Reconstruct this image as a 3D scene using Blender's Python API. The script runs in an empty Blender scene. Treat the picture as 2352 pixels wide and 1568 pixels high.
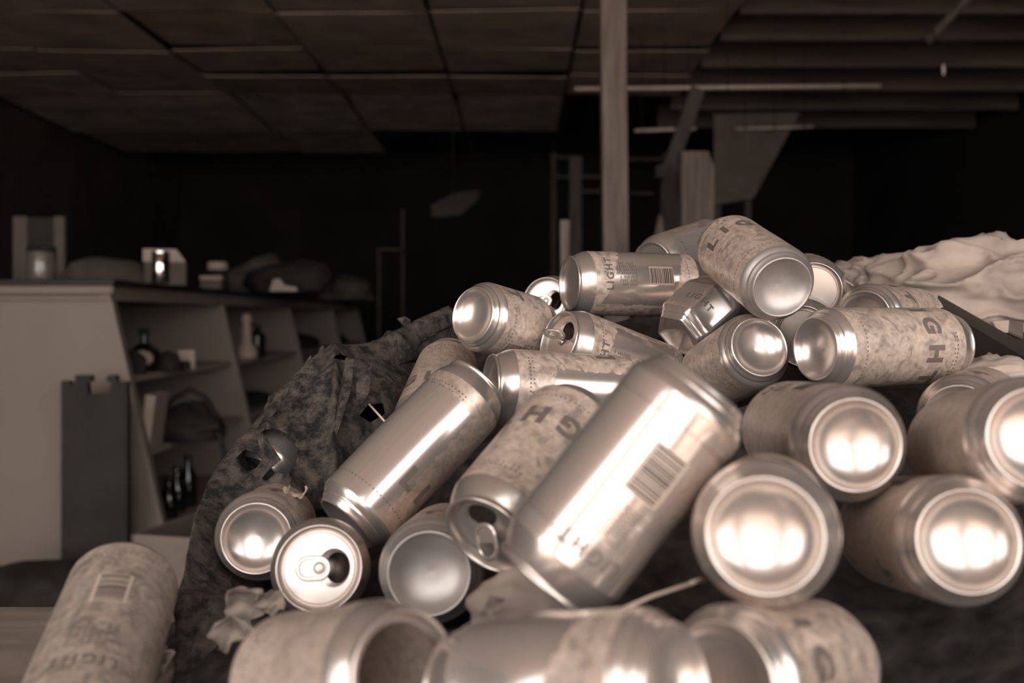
import bpy, bmesh, math, random
from mathutils import Vector, Matrix, noise
S = bpy.context.scene
COL = S.collection
PI = math.pi

# ------------------------------------------------------------------ camera, world, exposure
FPX, CX, CY, CAMH = 2286.7, 1196.0, 730.0, 0.92
cam = bpy.data.cameras.new('camera')
cam.sensor_width = 36.0
cam.lens = 35.0
cam.shift_x = -20 / 2352
cam.shift_y = -54 / 2352
cam.clip_start = 0.02
cam.dof.use_dof = True
cam.dof.focus_distance = 0.90
cam.dof.aperture_fstop = 5.6
co = bpy.data.objects.new('camera', cam)
COL.objects.link(co)
co.location = (0, 0, CAMH)
co.rotation_euler = (PI / 2, 0, 0)
S.camera = co

w = bpy.data.worlds.new('overcast_sky')
S.world = w
w.use_nodes = True
w.node_tree.nodes['Background'].inputs[0].default_value = (1.0, 0.985, 0.97, 1)
w.node_tree.nodes['Background'].inputs[1].default_value = 2.6
S.view_settings.view_transform = 'Standard'
S.view_settings.look = 'None'
S.view_settings.exposure = 0.80
S.view_settings.gamma = 1.0
S.view_settings.use_curve_mapping = False
S.cycles.max_bounces = 8

# the three openings of the shop front behind the camera: portals for the overcast sky
FRONT_Y = -1.15
OPENINGS = [(-3.9, -1.05), (-0.80, 0.50), (0.75, 3.6)]
OPEN_Z = (0.02, 2.62)
for x0, x1 in OPENINGS:
    ld = bpy.data.lights.new('opening_portal', 'AREA')
    ld.shape = 'RECTANGLE'
    ld.size = x1 - x0
    ld.size_y = OPEN_Z[1] - OPEN_Z[0]
    ld.cycles.is_portal = True
    lo = bpy.data.objects.new('opening_portal', ld)
    COL.objects.link(lo)
    lo.location = ((x0 + x1) / 2, FRONT_Y - 0.02, sum(OPEN_Z) / 2)
    lo.rotation_euler = (PI / 2, 0, 0)      # -Z of the lamp looks along +Y, into the room


def P(x, y, d):
    """a pixel of the photograph at a distance d (m) -> a point of the room"""
    return Vector(((x - CX) / FPX * d, d, CAMH - (y - CY) / FPX * d))


# ------------------------------------------------------------------ helpers
def tag(o, label=None, cat=None, group=None, kind=None):
    if label: o['label'] = label
    if cat: o['category'] = cat
    if group: o['group'] = group
    if kind: o['kind'] = kind
    return o


def empty(name, loc, rot=(0, 0, 0)):
    o = bpy.data.objects.new(name, None)
    o.empty_display_size = 0.02
    COL.objects.link(o)
    o.location = loc
    o.rotation_euler = rot
    return o


def mesh_obj(name, verts, faces, mat, parent=None, smooth=False, uvs=None):
    m = bpy.data.meshes.new(name)
    m.from_pydata([tuple(v) for v in verts], [], faces)
    if smooth:
        m.polygons.foreach_set('use_smooth', [True] * len(m.polygons))
    if uvs:
        l = m.uv_layers.new(name='label')
        for i, lp in enumerate(m.loops):
            l.data[i].uv = uvs[i]
    if mat: m.materials.append(mat)
    m.update()
    o = bpy.data.objects.new(name, m)
    COL.objects.link(o)
    if parent: o.parent = parent
    return o


def bm_obj(name, bm, mat, parent=None, smooth=False):
    m = bpy.data.meshes.new(name)
    bm.normal_update()
    bm.to_mesh(m)
    bm.free()
    if smooth:
        m.polygons.foreach_set('use_smooth', [True] * len(m.polygons))
    if mat: m.materials.append(mat)
    o = bpy.data.objects.new(name, m)
    COL.objects.link(o)
    if parent: o.parent = parent
    return o


def add_box(bm, lo, hi, rot=None, piv=None, bev=0.0):
    lo, hi = Vector(lo), Vector(hi)
    r = bmesh.ops.create_cube(bm, size=1)
    vs = r['verts']
    for v in vs:
        v.co = Vector([lo[i] + (v.co[i] + .5) * (hi[i] - lo[i]) for i in range(3)])
    if bev > 0:
        es = list({e for v in vs for e in v.link_edges})
        rb = bmesh.ops.bevel(bm, geom=es, offset=bev, segments=1, affect='EDGES')
        vs = list(set(rb['verts']))
    if rot is not None:
        piv = Vector(piv) if piv is not None else (lo + hi) / 2
        for v in vs: v.co = rot @ (v.co - piv) + piv
    return vs


def box(name, lo, hi, mat, parent=None, rot=None, bev=0.0, piv=None):
    bm = bmesh.new()
    add_box(bm, lo, hi, rot, piv, bev)
    return bm_obj(name, bm, mat, parent)


def prism(name, poly, h, mat, parent=None, axis='z', base=0.0):
    """extrude a 2-D outline along an axis from base by h"""
    n = len(poly)
    def mk(p, t):
        if axis == 'z': return (p[0], p[1], t)
        if axis == 'y': return (p[0], t, p[1])
        return (t, p[0], p[1])
    vs = [mk(p, base) for p in poly] + [mk(p, base + h) for p in poly]
    fs = [tuple(range(n)), tuple(range(2 * n - 1, n - 1, -1))]
    for i in range(n):
        j = (i + 1) % n
        fs.append((i, i + n, j + n, j))
    o = mesh_obj(name, vs, fs, mat, parent)
    bm = bmesh.new(); bm.from_mesh(o.data)
    bmesh.ops.recalc_face_normals(bm, faces=bm.faces)
    bm.to_mesh(o.data); bm.free()
    return o


def lathe(name, prof, mat, parent=None, seg=32, smooth=True):
    vs, fs = [], []
    n = len(prof)
    for i in range(seg):
        a = 2 * PI * i / seg
        for r, z in prof: vs.append((r * math.cos(a), r * math.sin(a), z))
    for i in range(seg):
        j = (i + 1) % seg
        for k in range(n - 1):
            fs.append((i * n + k, j * n + k, j * n + k + 1, i * n + k + 1))
    o = mesh_obj(name, vs, fs, mat, parent, smooth)
    if smooth: o.data.set_sharp_from_angle(angle=math.radians(38))
    return o


def tube(name, pts, r, mat, parent=None, seg=8):
    pts = [Vector(p) for p in pts]
    vs, fs = [], []
    for i, p in enumerate(pts):
        t = (pts[min(i + 1, len(pts) - 1)] - pts[max(i - 1, 0)]).normalized()
        a = t.orthogonal().normalized()
        if i and abs(prev.dot(t)) < .99: a = (prev - t * prev.dot(t)).normalized()
        prev = a
        b = t.cross(a)
        rr = r[i] if isinstance(r, (list, tuple)) else r
        for k in range(seg):
            q = 2 * PI * k / seg
            vs.append(p + a * math.cos(q) * rr + b * math.sin(q) * rr)
    for i in range(len(pts) - 1):
        for k in range(seg):
            l = (k + 1) % seg
            fs.append((i * seg + k, i * seg + l, (i + 1) * seg + l, (i + 1) * seg + k))
    fs.append(tuple(range(seg - 1, -1, -1)))
    fs.append(tuple((len(pts) - 1) * seg + k for k in range(seg)))
    return mesh_obj(name, vs, fs, mat, parent, True)


def tint(v, k=1.0):
    return (v, v * (1 - .23 * k), v * (1 - .368 * k), 1)


def mat_basic(name, v, rough=.7, metal=0.0, var=.25, scale=12.0, k=1.0, bump=0.0, stretch=(1, 1, 1), spec=.4):
    m = bpy.data.materials.new(name)
    m.use_nodes = True
    nt = m.node_tree
    b = nt.nodes['Principled BSDF']
    b.inputs['Roughness'].default_value = rough
    b.inputs['Metallic'].default_value = metal
    b.inputs['Specular IOR Level'].default_value = spec
    tc = nt.nodes.new('ShaderNodeTexCoord')
    mp = nt.nodes.new('ShaderNodeMapping')
    mp.inputs['Scale'].default_value = stretch
    nz = nt.nodes.new('ShaderNodeTexNoise')
    nz.inputs['Scale'].default_value = scale
    nz.inputs['Detail'].default_value = 6
    cr = nt.nodes.new('ShaderNodeValToRGB')
    cr.color_ramp.elements[0].position = .3
    cr.color_ramp.elements[1].position = .7
    cr.color_ramp.elements[0].color = tint(v * (1 - var), k)
    cr.color_ramp.elements[1].color = tint(v * (1 + var), k)
    nt.links.new(tc.outputs['Object'], mp.inputs[0])
    nt.links.new(mp.outputs[0], nz.inputs['Vector'])
    nt.links.new(nz.outputs[0], cr.inputs[0])
    nt.links.new(cr.outputs[0], b.inputs['Base Color'])
    if bump:
        bp = nt.nodes.new('ShaderNodeBump')
        bp.inputs['Strength'].default_value = bump
        bp.inputs['Distance'].default_value = .005
        nt.links.new(nz.outputs[0], bp.inputs['Height'])
        nt.links.new(bp.outputs[0], b.inputs['Normal'])
    return m


M = {}
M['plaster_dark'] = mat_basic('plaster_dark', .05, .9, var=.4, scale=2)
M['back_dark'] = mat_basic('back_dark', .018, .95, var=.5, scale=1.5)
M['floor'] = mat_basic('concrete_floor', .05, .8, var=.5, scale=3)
M['ground'] = mat_basic('outside_paving', .68, .9, var=.2, scale=2)
M['front'] = mat_basic('front_wall', .09, .9)
M['ceil_panel'] = mat_basic('ceiling_board', .40, .9, var=.3, scale=3)
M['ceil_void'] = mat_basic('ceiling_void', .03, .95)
M['joist'] = mat_basic('joist_wood', .10, .9, var=.35, scale=4, stretch=(.3, 3, 3))
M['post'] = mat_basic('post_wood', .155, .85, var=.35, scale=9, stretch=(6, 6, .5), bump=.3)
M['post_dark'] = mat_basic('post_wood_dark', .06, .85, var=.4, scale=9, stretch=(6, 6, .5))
M['paint'] = mat_basic('painted_cabinet', .24, .55, var=.06, scale=2.5)
M['paint_in'] = mat_basic('painted_shelf', .33, .6, var=.1, scale=3)
M['black'] = mat_basic('black_slab', .015, .5, var=.3)
M['dark_board'] = mat_basic('dark_board', .032, .8, var=.25, scale=7)
M['dark_stuff'] = mat_basic('dark_stuff', .02, .85, var=.5, scale=9)
M['grey_cloth'] = mat_basic('grey_cloth', .10, .95, var=.25, scale=9, bump=.3)
M['light_card'] = mat_basic('light_card', .42, .8, var=.1, scale=6)
M['mid_card'] = mat_basic('mid_card', .12, .85, var=.2, scale=6)
M['cardboard'] = mat_basic('cardboard', .20, .9, var=.15, scale=5)
M['chrome'] = mat_basic('chrome', .8, .06, 1.0, var=.05, k=.4)
M['conduit'] = mat_basic('conduit', .55, .5, .0, var=.1, k=.8)
M['bench'] = mat_basic('bench_wood', .24, .75, var=.3, scale=5, stretch=(1, 6, 6), bump=.2)
M['bag'] = mat_basic('dark_paper', .06, .8, var=.85, scale=60, bump=.6, stretch=(1, 1, .7))
for n_ in M['bag'].node_tree.nodes:
    if n_.type == 'TEX_NOISE':
        n_.inputs['Detail'].default_value = 12
        n_.inputs['Roughness'].default_value = .78
    if n_.type == 'VALTORGB':
        n_.color_ramp.elements[0].position = .42
        n_.color_ramp.elements[1].position = .60
M['mound'] = mat_basic('dark_rubbish_bag', .03, .7, var=.8, scale=55, bump=.6)
M['brown_paper'] = mat_basic('crumpled_paper', .36, .8, var=.35, scale=16, bump=.2)
M['ink'] = mat_basic('ink', .03, .5, var=.2)
M['ink_soft'] = mat_basic('ink_soft', .15, .45, var=.2)
M['label_light'] = mat_basic('label_light', .46, .45, var=.05)
M['dry_leaf'] = mat_basic('dry_leaf', .22, .85, var=.6, scale=90)
M['straw'] = mat_basic('straw', .55, .6, var=.2)
M['glass_dark'] = mat_basic('bottle_glass', .012, .08, var=.2, spec=.6)
M['cream'] = mat_basic('cream_label', .42, .7, var=.1, scale=20)


def mat_glass(name):
    m = bpy.data.materials.new(name)
    m.use_nodes = True
    b = m.node_tree.nodes['Principled BSDF']
    b.inputs['Base Color'].default_value = (.6, .52, .45, 1)
    b.inputs['Roughness'].default_value = .05
    b.inputs['Transmission Weight'].default_value = .85
    return m


M['glass'] = mat_glass('jar_glass')


def mat_alu(name, v=.60, rough=.22, k=.62, dirt=.5):
    """bare aluminium with smudges"""
    m = bpy.data.materials.new(name)
    m.use_nodes = True
    nt = m.node_tree
    b = nt.nodes['Principled BSDF']
    b.inputs['Metallic'].default_value = .78
    tc = nt.nodes.new('ShaderNodeTexCoord')
    oi = nt.nodes.new('ShaderNodeObjectInfo')
    nz = nt.nodes.new('ShaderNodeTexNoise')
    nz.noise_dimensions = '4D'
    nz.inputs['Scale'].default_value = 45
    nz.inputs['Detail'].default_value = 5
    ml = nt.nodes.new('ShaderNodeMath'); ml.operation = 'MULTIPLY'; ml.inputs[1].default_value = 40
    nt.links.new(oi.outputs['Random'], ml.inputs[0])
    nt.links.new(ml.outputs[0], nz.inputs['W'])
    nt.links.new(tc.outputs['Object'], nz.inputs['Vector'])
    cr = nt.nodes.new('ShaderNodeValToRGB')
    cr.color_ramp.elements[0].position = .35
    cr.color_ramp.elements[1].position = .65
    cr.color_ramp.elements[0].color = tint(v * (1 - .25 * dirt), k)
    cr.color_ramp.elements[1].color = tint(v, k)
    nt.links.new(nz.outputs[0], cr.inputs[0])
    nt.links.new(cr.outputs[0], b.inputs['Base Color'])
    mr = nt.nodes.new('ShaderNodeMapRange')
    mr.inputs['To Min'].default_value = rough + .14 * dirt
    mr.inputs['To Max'].default_value = rough
    nt.links.new(nz.outputs[0], mr.inputs[0])
    nt.links.new(mr.outputs[0], b.inputs['Roughness'])
    return m


M['alu'] = mat_alu('bare_aluminium')
M['alu_dull_shaded'] = mat_alu('dull_shaded_aluminium', .50, .40, .5, .8)  # darker, rougher aluminium: dull metal, and shade painted into some can bases


def mat_print(name, lo, hi, pan=None, rough=.34, metal=.25, pan_v=.66, cut=.0):
    """printed can: mottled camouflage print; pan=(theta0, theta1, z0, z1) is left as bare metal"""
    m = bpy.data.materials.new(name)
    m.use_nodes = True
    nt = m.node_tree
    N, Lk = nt.nodes.new, nt.links.new
    b = nt.nodes['Principled BSDF']
    uv = N('ShaderNodeUVMap'); uv.uv_map = 'label'
    oi = N('ShaderNodeObjectInfo')
    ml = N('ShaderNodeMath'); ml.operation = 'MULTIPLY'; ml.inputs[1].default_value = 60
    Lk(oi.outputs['Random'], ml.inputs[0])
    def nz(scale, detail, dist=0.0):
        n = N('ShaderNodeTexNoise'); n.noise_dimensions = '4D'
        n.inputs['Scale'].default_value = scale
        n.inputs['Detail'].default_value = detail
        n.inputs['Distortion'].default_value = dist
        Lk(ml.outputs[0], n.inputs['W']); Lk(uv.outputs[0], n.inputs['Vector'])
        return n
    n1 = nz(75, 5, 1.6)
    n2 = nz(260, 5)
    cr = N('ShaderNodeValToRGB')
    el = cr.color_ramp.elements
    el[0].position = .36; el[0].color = tint(lo)
    el[1].position = .64; el[1].color = tint(hi)
    e = el.new(.47); e.color = tint(lo * .45 + hi * .55)
    e = el.new(.53); e.color = tint(lo * .3 + hi * .7)
    mx = N('ShaderNodeMix'); mx.data_type = 'RGBA'; mx.blend_type = 'MULTIPLY'
    mx.inputs['Factor'].default_value = .5
    Lk(n1.outputs[0], cr.inputs[0]); Lk(cr.outputs[0], mx.inputs[6])
    mr = N('ShaderNodeMapRange'); mr.inputs['From Min'].default_value = .3; mr.inputs['From Max'].default_value = .7
    mr.inputs['To Min'].default_value = .6; mr.inputs['To Max'].default_value = 1.3
    Lk(n2.outputs[0], mr.inputs[0]); Lk(mr.outputs[0], mx.inputs[7])
    col, rgh, met = mx.outputs[2], None, None
    if pan:
        sp = N('ShaderNodeSeparateXYZ'); Lk(uv.outputs[0], sp.inputs[0])
        wob = N('ShaderNodeMath'); wob.operation = 'MULTIPLY_ADD'
        wob.inputs[1].default_value = .012; wob.inputs[2].default_value = -.006
        Lk(n1.outputs[0], wob.inputs[0])
        # shear so that the ends of the panel are slanted
        sh = N('ShaderNodeMath'); sh.operation = 'MULTIPLY_ADD'; sh.inputs[1].default_value = cut
        Lk(sp.outputs[0], sh.inputs[0]); Lk(sp.outputs[1], sh.inputs[2])
        def rng(sock, a, c, wb):
            ad = N('ShaderNodeMath'); ad.operation = 'ADD'
            Lk(sock, ad.inputs[0])
            if wb: Lk(wob.outputs[0], ad.inputs[1])
            else: ad.inputs[1].default_value = 0
            g = N('ShaderNodeMath'); g.operation = 'GREATER_THAN'; g.inputs[1].default_value = a
            l = N('ShaderNodeMath'); l.operation = 'LESS_THAN'; l.inputs[1].default_value = c
            Lk(ad.outputs[0], g.inputs[0]); Lk(ad.outputs[0], l.inputs[0])
            t = N('ShaderNodeMath'); t.operation = 'MULTIPLY'
            Lk(g.outputs[0], t.inputs[0]); Lk(l.outputs[0], t.inputs[1])
            return t.outputs[0]
        a = rng(sp.outputs[0], pan[0] * .033, pan[1] * .033, True)
        c = rng(sh.outputs[0], pan[2] + cut * PI * .033, pan[3] + cut * PI * .033, True)
        mk = N('ShaderNodeMath'); mk.operation = 'MULTIPLY'
        Lk(a, mk.inputs[0]); Lk(c, mk.inputs[1])
        m2 = N('ShaderNodeMix'); m2.data_type = 'RGBA'
        Lk(mk.outputs[0], m2.inputs['Factor']); Lk(col, m2.inputs[6])
        m2.inputs[7].default_value = tint(pan_v, .62)
        col = m2.outputs[2]
        r2 = N('ShaderNodeMapRange'); r2.inputs['To Min'].default_value = rough; r2.inputs['To Max'].default_value = .20
        Lk(mk.outputs[0], r2.inputs[0]); Lk(r2.outputs[0], b.inputs['Roughness'])
        r3 = N('ShaderNodeMapRange'); r3.inputs['To Min'].default_value = metal; r3.inputs['To Max'].default_value = .75
        Lk(mk.outputs[0], r3.inputs[0]); Lk(r3.outputs[0], b.inputs['Metallic'])
    else:
        b.inputs['Roughness'].default_value = rough
        b.inputs['Metallic'].default_value = metal
    Lk(col, b.inputs['Base Color'])
    return m


M['camo'] = mat_print('camo_print', .36, .66)
M['camo_panel'] = mat_print('camo_print_panel', .36, .66, (2.1, 4.3, .035, .108), cut=.35)
M['silver'] = mat_print('silver_print', .48, .66, (1.2, 5.1, .016, .125), rough=.33, metal=.6, cut=.12)
M['dusty'] = mat_print('dusty_print', .20, .36, rough=.6, metal=.1)
M['dull'] = mat_print('dull_print', .38, .52, rough=.42, metal=.2)

# ------------------------------------------------------------------ the room
RX0, RX1, RY0, RY1, CEIL = -4.3, 4.2, FRONT_Y, 12.6, 2.69


def struct(o, label=None):
    o['kind'] = 'structure'
    return o


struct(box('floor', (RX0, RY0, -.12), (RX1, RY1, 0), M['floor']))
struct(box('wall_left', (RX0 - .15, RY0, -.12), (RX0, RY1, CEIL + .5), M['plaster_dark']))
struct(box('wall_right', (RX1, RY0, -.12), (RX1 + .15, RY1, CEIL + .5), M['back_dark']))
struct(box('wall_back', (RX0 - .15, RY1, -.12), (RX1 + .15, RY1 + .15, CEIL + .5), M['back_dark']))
struct(box('ground', (-14, RY0 - 14, -.2), (14, RY0 - .2, -.12), M['ground']))
bm = bmesh.new()
add_box(bm, (RX0 - .15, RY0 - .2, -.12), (RX1 + .15, RY0, OPEN_Z[0]))
add_box(bm, (RX0 - .15, RY0 - .2, OPEN_Z[1]), (RX1 + .15, RY0, CEIL + .5))
xs = [RX0 - .15] + [v for o in OPENINGS for v in o] + [RX1 + .15]
for i in range(0, len(xs), 2):
    add_box(bm, (xs[i], RY0 - .2, OPEN_Z[0]), (xs[i + 1], RY0, OPEN_Z[1]))
struct(bm_obj('wall_front', bm, M['front']))

# ceiling: a dark void above, with sagging boards hung below it on the left and bare joists on the right
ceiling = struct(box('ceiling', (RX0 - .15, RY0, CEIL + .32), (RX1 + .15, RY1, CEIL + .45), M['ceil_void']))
random.seed(5)
xcols = [-4.2, -3.2, -2.31, -1.42, -.53, .35, 1.25]
yrows = [-1.3, .4, 2.0, 3.4, 4.7, 5.72, 6.55, 7.22, 7.88, 9.35, 10.6]
for ci in range(len(xcols) - 1):
    for ri in range(len(yrows) - 1):
        x0, x1, y0, y1 = xcols[ci] + .012, xcols[ci + 1] - .012, yrows[ri] + .01, yrows[ri + 1] - .01
        if ci == 5 and ri > 7: continue
        if ri == 9 and ci > 2: continue
        z = CEIL + random.uniform(-.012, .012)
        tiltx = random.uniform(-.018, .018)
        sag = random.choice([0, 0, .02, -.015]) if ri > 4 else 0
        if ri == 7 and 2 <= ci <= 4: sag = .045
        if ri == 8: sag = -.03
        if ri == 6: sag = .03
        R3 = Matrix.Rotation(tiltx, 3, 'Y') @ Matrix.Rotation(sag, 3, 'X')
        bmx = bmesh.new()
        add_box(bmx, (x0, y0, z), (x1, y1, z + .007), R3)
        bm_obj('ceiling_board', bmx, M['ceil_panel'], ceiling)
# joists of the open part, running across
for i, y in enumerate([1.2, 2.0, 2.8, 3.6, 4.4, 5.2, 5.75, 6.3, 6.98, 7.7, 8.4, 9.2]):
    box('joist', (1.27, y, CEIL - .01), (RX1, y + .06, CEIL + .2), M['joist'], ceiling)
# long beams between the board columns
for i, x in enumerate([-1.42, -.53, .36]):
    box('beam', (x - .03, 5.8, CEIL + .02), (x + .03, 10.6, CEIL + .14), M['ceil_void'], ceiling)


def tag_tube(name, a, b, r, mat, label, cat, **k):
    o = empty(name, (a + b) / 2)
    c = o.location.copy()
    tube('pipe', [a - c, b - c], r, mat, o)
    for t in (.12, .5, .88):
        q = a.lerp(b, t) - c
        box('bracket', q - Vector((.008, .008, .012)), q + Vector((.008, .008, .025)), M['dark_stuff'], o)
        tube('hanger_wire', [q + Vector((0, 0, .02)), Vector((q.x, q.y, CEIL + .31 - c.z))], .002, M['dark_stuff'], o, 6)
    return tag(o, label, cat, **k)


tag_tube('conduit', P(1320, 204, 5.6), P(2022, 197, 5.6), .011, M['conduit'],
         'long thin pale conduit hanging across below the ceiling, nearest the camera', 'pipe')
tag_tube('conduit', P(1458, 300, 6.4), P(1598, 295, 6.4), .011, M['conduit'],
         'short pale conduit right behind the front wooden post', 'pipe')
tag_tube('conduit', P(1690, 296, 6.8), P(1868, 291, 6.8), .009, M['conduit'],
         'short faint conduit farther right in the dark, at same height', 'pipe')

# ------------------------------------------------------------------ posts and timber in the background
pt = empty('timber_post', P(1423, 730, 3.6) * 1)
pt.location.z = 0
bx = pt.location
top = CEIL + .3
pv = [(-.045, -.045, 0), (.038, -.045, 0), (.038, .045, 0), (-.045, .045, 0)]
sh = -.032
vs = [Vector(p) for p in pv] + [Vector((p[0] * 1.12 + sh, p[1], top)) for p in pv]
mesh_obj('post_shaft', vs, [(3, 2, 1, 0), (4, 5, 6, 7), (0, 1, 5, 4), (1, 2, 6, 5), (2, 3, 7, 6), (3, 0, 4, 7)], M['post'], pt)
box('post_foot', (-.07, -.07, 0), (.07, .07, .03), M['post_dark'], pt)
tag(pt, 'tall squared timber post rising to the ceiling, nearest of the posts', 'post')


def post(px0, px1, ytop, d, mat, label, ybot=None, thick=None):
    a, b = P(px0, ytop, d), P(px1, ytop, d)
    wd = b.x - a.x
    o = empty('timber_post', ((a.x + b.x) / 2, d, 0))
    box('post_shaft', (-wd / 2, -wd / 2, 0), (wd / 2, wd / 2, a.z), mat, o, bev=.006)
    box('post_foot', (-wd * .8, -wd * .8, 0), (wd * .8, wd * .8, .025), mat, o)
    tag(o, label, 'post')
    return o


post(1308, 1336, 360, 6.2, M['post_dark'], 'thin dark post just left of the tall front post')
# pale post with slanted top and a narrower one beside it
o = empty('timber_post', P(1607, 730, 4.6))
o.location.z = 0
k = 4.6 / FPX
zt = P(1600, 352, 4.6).z
prism('post_shaft', [(-30 * k, 0), (28 * k, 0), (28 * k, zt - 36 * k), (14 * k, zt), (-46 * k, zt), (-46 * k, zt - 180 * k), (-30 * k, zt - 200 * k)],
      .12, M['post'], o, axis='y', base=-.06)
box('post_foot', (-.1, -.08, 0), (.09, .08, .03), M['post_dark'], o)
tag(o, 'pale wide post stump with a slanted top behind the cans', 'post')
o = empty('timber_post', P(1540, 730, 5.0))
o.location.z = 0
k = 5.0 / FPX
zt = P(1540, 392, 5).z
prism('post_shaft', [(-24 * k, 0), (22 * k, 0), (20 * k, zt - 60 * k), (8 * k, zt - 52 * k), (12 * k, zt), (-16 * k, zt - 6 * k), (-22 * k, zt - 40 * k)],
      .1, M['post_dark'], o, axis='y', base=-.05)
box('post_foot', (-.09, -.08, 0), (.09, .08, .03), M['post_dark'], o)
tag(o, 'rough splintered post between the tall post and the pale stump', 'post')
# diagonal brace
a, b = P(1534, 396, 5.0), P(1602, 205, 5.0)
o = empty('diagonal_brace', (a + b) / 2)
c = o.location
dr = (b - a).normalized(); nn = Vector((dr.z, 0, -dr.x)) * .035; yy = Vector((0, .03, 0))
A, B = a - c, b - c
vs = [A - nn - yy, A + nn - yy, A + nn + yy, A - nn + yy, B - nn - yy, B + nn - yy, B + nn + yy, B - nn + yy]
mesh_obj('brace_plank', vs, [(3, 2, 1, 0), (4, 5, 6, 7), (0, 1, 5, 4), (1, 2, 6, 5), (2, 3, 7, 6), (3, 0, 4, 7)], M['post_dark'], o)
box('brace_cleat', A - Vector((.06, .04, .03)), A + Vector((.06, .04, .03)), M['post_dark'], o)
tag(o, 'slanted wooden brace above the pale post stump', 'brace')
# leaning sheet of board at the right of the posts
pts = [P(1640, 262, 6.9), P(1838, 258, 6.9), P(1730, 455, 6.7), P(1640, 470, 6.7)]
o = empty('big_board', (pts[2] + pts[3]) / 2)
c = o.location.copy()
vs = [p - c for p in pts] + [p - c + Vector((0, .02, 0)) for p in pts]
mesh_obj('board', vs, [(0, 1, 2, 3), (7, 6, 5, 4), (0, 4, 5, 1), (1, 5, 6, 2), (2, 6, 7, 3), (3, 7, 4, 0)], M['mid_card'], o)
q = pts[2] - c
box('support_leg', (q.x - .05, .02, -c.z), (q.x - .01, .06, q.z), M['post_dark'], o)
box('support_leg', (pts[3].x - c.x + .01, .02, -c.z), (pts[3].x - c.x + .05, .06, q.z), M['post_dark'], o)
tag(o, 'big dull board with a slanted right edge behind the posts', 'board')
# rail rows on the far shelving at the left of the post
o = empty('far_shelving', (P(1370, 730, 7.6).x, 7.6, 0))
for py, x0, x1 in ((362, 1275, 1318), (407, 1268, 1395), (440, 1330, 1395), (366, 1440, 1530), (445, 1450, 1500)):
    a, b = P(x0, py, 7.6), P(x1, py, 7.6)
    box('rail', (a.x - o.location.x, -.02, a.z - .012), (b.x - o.location.x, .3, a.z + .012), M['plaster_dark'], o)
for px in (1272, 1400, 1528):
    x = P(px, 0, 7.6).x - o.location.x
    box('upright', (x - .02, .02, 0), (x + .02, .06, P(0, 350, 7.6).z), M['plaster_dark'], o)
tag(o, 'dim open shelving in the darkness behind the tall post', 'shelving')
# pale wedge-shaped slat, rag and scraps behind the top cans
o = prism('leaning_stick', [(P(1287, 0, 3.4).x, P(0, 505, 3.4).z), (P(1308, 0, 3.4).x, P(0, 505, 3.4).z), (P(1305, 0, 3.4).x, .02), (P(1295, 0, 3.4).x, .02)],
          .03, M['post'], None, axis='y', base=3.4)
tag(o, 'narrow pale wooden slat standing just left of the tall post', 'slat')
lump_later = [('junk_stack', 1512, 3.3, (.075, .08, 1.235), 'dim stack of junk behind the top cans, right of the tall post', 71),
              ('junk_stack', 1486, 4.0, (.06, .08, 1.16), 'low dim bundle at the foot of the tall post', 72)]
# ------------------------------------------------------------------ display counter with sloping shelf front
D0 = 3.70
CT = 1.062       # top of slab
XT = -1.54       # front edge at top
XB = -1.30       # front edge at floor
XBK = -2.62
dy = [0, 1.40, 2.88, 4.36, 5.62]
ctr = empty('display_counter', (-1.9, D0, 0))
ox = ctr.location.x


def xf(z):       # front plane
    return XB + (XT - XB) * z / 1.04 - ox


def upright(y0, y1, name):
    poly = [(xf(0), 0), (xf(1.0), 1.0), (XBK - ox, 1.0), (XBK - ox, 0)]
    if name == 'divider': poly = [(xf(.1), .1), (xf(.985), .985), (-2.2 - ox, .985), (-2.2 - ox, .1)]
    return prism(name, poly, y1 - y0, M['paint'], ctr, axis='y', base=y0)


upright(0, .03, 'side_panel')
for y in dy[1:4]: upright(y - .02, y + .02, 'divider')
upright(dy[4], dy[4] + .03, 'side_panel')
box('back_panel', (-2.2 - ox, .03, .05), (-2.18 - ox, dy[4], 1.0), M['paint_in'], ctr)
prism('counter_fascia', [(xf(.985) + .012, .985), (xf(1.04) + .012, 1.04), (xf(1.04) - .03, 1.04), (xf(.985) - .03, .985)], dy[4] + .06, M['paint'], ctr, axis='y', base=-.015)
box('end_moulding', (XBK - ox, -.03, 1.005), (xf(1.04) + .035, .005, 1.042), M['paint'], ctr, bev=.008)
box('end_moulding', (XBK - ox, -.018, .985), (xf(1.04) + .02, .005, 1.003), M['paint'], ctr, bev=.004)
box('top_slab', (XBK - ox - .05, -.04, 1.042), (xf(1.04) + .045, dy[4] + .08, CT), M['black'], ctr, bev=.003)
prism('plinth', [(xf(0) + .0, 0), (xf(.12), .12), (-2.2 - ox, .12), (-2.2 - ox, 0)], dy[4], M['paint_in'], ctr, axis='y', base=.03)
for b in range(4):
    y0, y1 = dy[b] + .03, dy[b + 1] - .02
    for z in (.70, .42):
        xx = xf(z) - .012
        bmx = bmesh.new()
        add_box(bmx, (-2.18 - ox, y0, z - .025), (xx, y1, z), bev=.003)
        bm_obj('shelf', bmx, M['paint_in'], ctr)
    # face frame stile
for y in [0] + dy[1:]:
    wd = .04
    poly = [(xf(0) + .01, .0), (xf(1.0) + .01, 1.0), (xf(1.0) - .015, 1.0), (xf(0) - .015, .0)]
    prism('stile', poly, wd, M['paint'], ctr, axis='y', base=y - (.006 if y == 0 else .025))
tag(ctr, 'long painted shop counter with open sloping shelves and black top', 'counter')

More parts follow.
